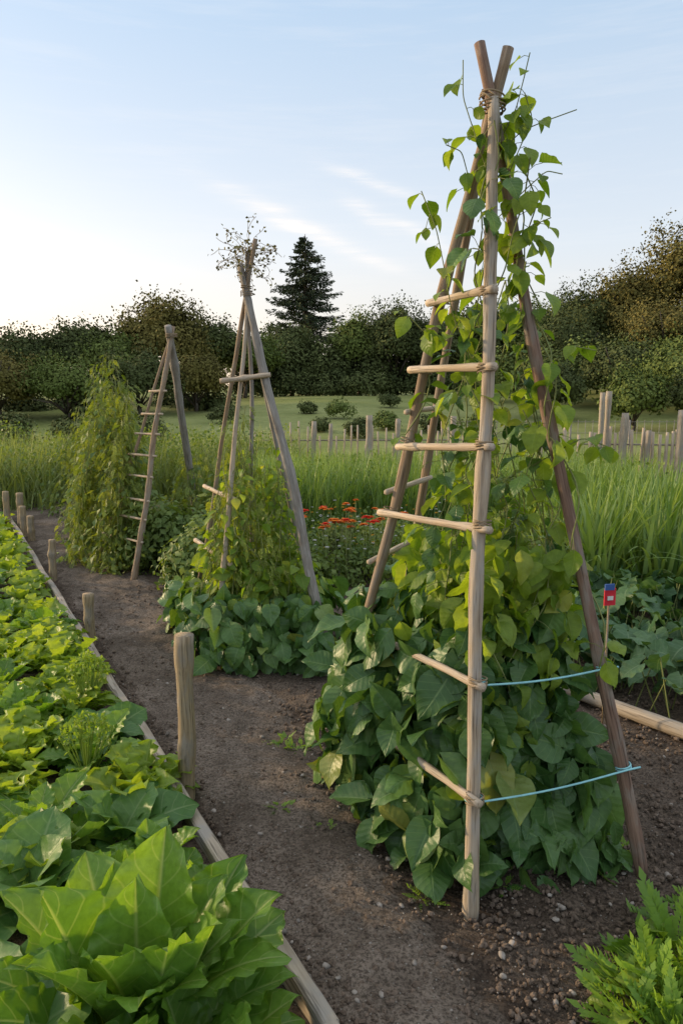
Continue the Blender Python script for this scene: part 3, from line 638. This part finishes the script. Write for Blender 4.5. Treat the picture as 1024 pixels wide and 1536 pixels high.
# ---------------------------------------------------------------- trees
def tree(name,x,y,h,r,nleaf,size,mat,trunkh=None,lob=26,ls=.34,zr=None):
    g=float(terr(x,y));h0=h;b=Batch();th=(trunkh or h0*.3);rz=zr or (h0-th)*.55;cz=g+h0-rz
    top=np.array([x,y,cz]);b.add(*tube([(x,y,g-.2),(x+.1,y,g+th*.6),(x,y,cz)],[h0*.035,h0*.026,h0*.012],8),1)
    for k in range(9):
        a=rng.random()*TAU;s0=np.array([x,y,g+th*rng.uniform(.6,1.2)]);tip=top+np.array([math.cos(a)*r*.7,math.sin(a)*r*.7,rng.uniform(-.4,.6)*rz]);b.add(*tube([s0,(s0+tip)/2+[0,0,.2],tip],[h0*.014,h0*.009,.02],5),1)
    bush(b,(x,y,cz),(r,r,rz),nleaf,size,0,T_quad,lob,ls)
    # loose outer sprays break the outline
    n=nleaf//12;cl=norm(rv(40));cl[:,2]=np.abs(cl[:,2]);k=rng.integers(0,40,n)
    pos=np.array([x,y,cz])+cl[k]*[r,r,rz]*rng.uniform(.72,1.0,(n,1))+rv(n,.2)
    scatter(b,T_quad,pos,rv(n),rv(n)+[0,0,.8],size*rng.uniform(.5,1.1,n),rng.random(n)*.7)
    b.build(name,[mat,M_trunk])
def ht(x,y,ztop): return ztop-float(terr(x,y))
TL=[(-20,38,5.4,3,0),(-16.6,39,5.7,2.4,0),(-14.2,41,6.5,2.6,0),(-12,40,5.7,2.2,2),(-9.8,41,8.0,2.7,1),(-8.0,44,7.2,2.4,0),(-6.0,46,6.3,2.4,2),(-24,40,6.5,3,0),(-29,38,7,3.5,0),
    (3.6,50,9.0,2.6,0),(1.2,51,8.3,2.3,2),(6.2,50,8.0,2.8,0),(9.5,50,9.1,2.8,0),(12.5,50,8.8,3,2),(15.2,48,9.9,2.8,0),(18.2,47,11.0,3.2,1),(21.5,46,13.8,4.0,1),(25,45,13.8,4,1),(30,44,13.5,4,1),(-3.5,52,7.8,2.6,0)]
for x,y,zt,r,w in TL:
    tree('broadleaf_tree',x,y,ht(x,y,zt),r,19000,.17,(M_tree,M_tree2,M_bush)[w],trunkh=1.0,lob=75,ls=.25)
for x,y,zt,r,m in [(-15.3,33,4.2,2.2,M_tree2),(-12.2,33,4.0,2.1,M_bush),(-18.5,32,4.2,2.2,M_tree),(-9.6,35,4.6,2.2,M_tree),(-7.3,37,4.6,2.0,M_tree2),
                 (13.5,36,5.2,2.3,M_tree),(15.5,33,5.2,2.6,M_bush),(19,34,6.0,3.2,M_tree),(12.6,42,7.3,2.4,M_tree),(17.5,40,8.2,3,M_tree2),(11.2,28.5,3.2,1.25,M_bush),(13.7,28,3.3,1.5,M_tree),(9.3,33,3.8,1.6,M_tree),(17,28,4.2,2.2,M_tree)]:
    tree('round_shrub_tree',x,y,ht(x,y,zt),r,13000,.125,m,trunkh=.3,lob=60,ls=.28,zr=ht(x,y,zt)*.52)
b=Batch()
for x in np.arange(-32,-5,1.5): bush(b,(x,36+rng.normal()*2+ (2 if x>-10 else 0),1.2),(1.4,1.2,1.7),2300,.17,0,T_quad,20,.38)
for x in np.arange(-6,34,1.2):
    g_=float(terr(x,48.5));bush(b,(x,48.5+rng.normal()*.6,g_+.5),(1.3,1.1,1.3),1500,.17,0,T_quad,18,.42)
    bush(b,(x,50.5+rng.normal(),g_+1.6+.05*max(x-9,0)),(1.5,1.2,2.6),2300,.19,0,T_quad,22,.38)
for x in np.arange(9,34,1.6): bush(b,(x,39+rng.normal(),float(terr(x,39))+1.4),(1.6,1.2,2.2),2300,.17,1,T_quad,20,.36)
b.build('tree_line',[M_tree,M_bush])
b=Batch()
for x in np.arange(-30,-5.5,1.1): bush(b,(x,22+rng.normal()*.5,.7),(.9,.7,.85),1700,.095,0,T_quad,14,.36)
b.build('hedge',[M_tree])
for x,y,r in((-.75,27,.42),(-1.5,33,.45),(2.3,36,.6),(1.7,27.5,.62),(3.3,27,.6),(-.1,31,.7),(.6,25.5,.6),(-4.8,30,.6),(5,27,.7)):
    b=Batch();bush(b,(x,y,float(terr(x,y))+r*.5),(r,r,r*.8),2200,.08,0,T_quad,16,.4);b.build('garden_shrub',[M_bush if r>.6 else M_tree])
for x,y,h,r in((-34,3,4.6,3),(-34,9,5,3),(-35,15,4.6,3),(-33,21,4.8,3),(-34,-3,4.5,3)):
    tree('broadleaf_tree',x,y,h,r,7000,.4,M_tree,trunkh=1.,lob=26)
def conifer(x,y,ztop,rb):
    g=float(terr(x,y));H=ztop-g;b=Batch();b.add(*tube([(x,y,g-.2),(x,y,g+H*.6),(x,y,g+H)],[.32,.17,.02],8),1)
    z=.12*H
    while z<H*.99:
        f=z/H;L=rb*min(1,(1-f)**.68*1.15)+.12;k=9 if f<.8 else 6
        for j in range(k):
            a=rng.random()*TAU;l=L*rng.uniform(.6,1.15);t=np.linspace(0,1,6);dip=-.22*l*t+.20*l*t**3
            P=np.stack([x+math.cos(a)*l*t,y+math.sin(a)*l*t,g+z+dip],1);b.add(*tube(P,np.linspace(.05,.01,6)*max(.3,1-f),4,caps=False),1)
            n=int(20+l*42);q=rng.random(n)**.75;pos=np.stack([x+math.cos(a)*l*q,y+math.sin(a)*l*q,g+z-.22*l*q+.2*l*q**3],1)
            lat=rng.normal(size=n)*.17*(.4+l*.28)*(1.15-q);pos[:,0]+=-math.sin(a)*lat;pos[:,1]+=math.cos(a)*lat;pos[:,2]-=np.abs(rng.normal(size=n))*.12
            d=np.stack([math.cos(a)-math.sin(a)*np.sign(lat)*.6,math.sin(a)+math.cos(a)*np.sign(lat)*.6,-.35+0*q],1)+rv(n,.3)
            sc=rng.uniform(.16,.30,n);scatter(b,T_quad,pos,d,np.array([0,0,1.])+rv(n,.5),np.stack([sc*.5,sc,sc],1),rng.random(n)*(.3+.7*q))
        z+=.36*(1-.35*f)
    b.build('conifer_tree',[M_con,M_trunk])
conifer(-2.85,60,15.0,4.3)
# ---------------------------------------------------------------- sky & sun
AZ=math.radians(-70);EL=math.radians(12)
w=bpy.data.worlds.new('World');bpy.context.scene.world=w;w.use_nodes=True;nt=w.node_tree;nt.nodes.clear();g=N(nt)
out=g.n('ShaderNodeOutputWorld');bg=g.n('ShaderNodeBackground');sky=g.n('ShaderNodeTexSky',sky_type='NISHITA');sky.sun_disc=False
sky.sun_elevation=EL;sky.sun_rotation=AZ;sky.air_density=1.;sky.dust_density=1.5;sky.ozone_density=1.0
tc=g.n('ShaderNodeTexCoord');D3=tc.outputs['Generated'];sx=g.n('ShaderNodeSeparateXYZ');g.link(D3,sx.inputs[0])
zc=g.math('MAXIMUM',sx.outputs[2],0)
# thin high haze veil: whitish at the horizon, bluer higher up, extra brightness added overhead, out of view, to light the scene
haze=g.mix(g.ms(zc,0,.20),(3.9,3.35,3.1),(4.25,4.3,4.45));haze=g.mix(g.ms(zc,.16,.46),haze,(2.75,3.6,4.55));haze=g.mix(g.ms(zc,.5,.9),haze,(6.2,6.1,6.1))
glow=g.math('MAXIMUM',g.math('ADD',g.math('MULTIPLY',sx.outputs[0],math.sin(AZ)),g.math('MULTIPLY',sx.outputs[1],math.cos(AZ))),0)
glow=g.math('MULTIPLY',g.math('POWER',glow,1.4),g.math('POWER',g.math('SUBTRACT',1,zc),6))
haze=g.mix(1,haze,g.mix(glow,(0,0,0),(4.4,2.1,.1)),'ADD')
col=g.mix(1,g.mix(1,sky.outputs[0],(.62,.58,.58),'MULTIPLY'),haze,'ADD')
mp=g.n('ShaderNodeMapping');mp.inputs['Rotation'].default_value=(0,math.radians(22),0);mp.inputs['Scale'].default_value=(2.5,1.5,30)
g.link(D3,mp.inputs[0]);nz=g.noise(mp.outputs[0],2.0,5,.65)
ysafe=g.math('MAXIMUM',sx.outputs[1],.05);pp=g.math('DIVIDE',sx.outputs[0],ysafe);qq=g.math('DIVIDE',sx.outputs[2],ysafe)
tot=None
for p0,q0,l,wd,an,am in [(.040,.288,.060,.008,-18,1.),(.035,.247,.035,.011,-32,1.),(-.085,.250,.10,.012,-24,1.),(-.02,.215,.12,.009,-22,.7),(.10,.225,.06,.009,-25,.7),(-.40,.23,.12,.013,-14,.6),(-.28,.185,.10,.009,-8,.7),(.75,.3,.2,.02,-15,.6),(-.9,.35,.2,.02,-15,.6)]:
    ca,sa=math.cos(math.radians(an)),math.sin(math.radians(an))
    dp=g.math('SUBTRACT',pp,p0);dq=g.math('SUBTRACT',qq,q0)
    u=g.math('DIVIDE',g.math('ADD',g.math('MULTIPLY',dp,ca),g.math('MULTIPLY',dq,sa)),l);v=g.math('DIVIDE',g.math('SUBTRACT',g.math('MULTIPLY',dq,ca),g.math('MULTIPLY',dp,sa)),wd)
    r2=g.math('ADD',g.math('MULTIPLY',u,u),g.math('MULTIPLY',v,v));k=g.math('MULTIPLY',g.math('EXPONENT',g.math('MULTIPLY',r2,-1.2)),am)
    tot=k if tot is None else g.math('ADD',tot,k)
cl=g.math('MULTIPLY',tot,g.ms(nz,.38,.62,.15,1))
veil=g.math('MULTIPLY',g.ms(nz,.48,.8),.16)
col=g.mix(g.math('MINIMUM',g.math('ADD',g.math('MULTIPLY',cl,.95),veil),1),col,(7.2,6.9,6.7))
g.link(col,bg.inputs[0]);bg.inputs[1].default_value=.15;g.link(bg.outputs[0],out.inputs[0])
s=Vector((math.sin(AZ)*math.cos(EL),math.cos(AZ)*math.cos(EL),math.sin(EL)))
ld=bpy.data.lights.new('sun','SUN');ld.energy=4.0;ld.angle=math.radians(3);ld.color=(1,.74,.44);lo=bpy.data.objects.new('sun',ld);lo.rotation_euler=s.to_track_quat('Z','Y').to_euler();lo.location=(-20,0,30);bpy.context.scene.collection.objects.link(lo)
cd=bpy.data.cameras.new('camera');cam=bpy.data.objects.new('camera',cd);bpy.context.scene.collection.objects.link(cam);cam.location=(0,0,1.6);cam.rotation_euler=(math.radians(90-8.17),0,0)
cd.sensor_fit='VERTICAL';cd.sensor_height=36;cd.sensor_width=24;cd.lens=1100/1536*36;cd.clip_end=3000;cd.clip_start=.05
sc=bpy.context.scene;sc.camera=cam;sc.view_settings.view_transform='Standard';sc.view_settings.look='None';sc.view_settings.exposure=0
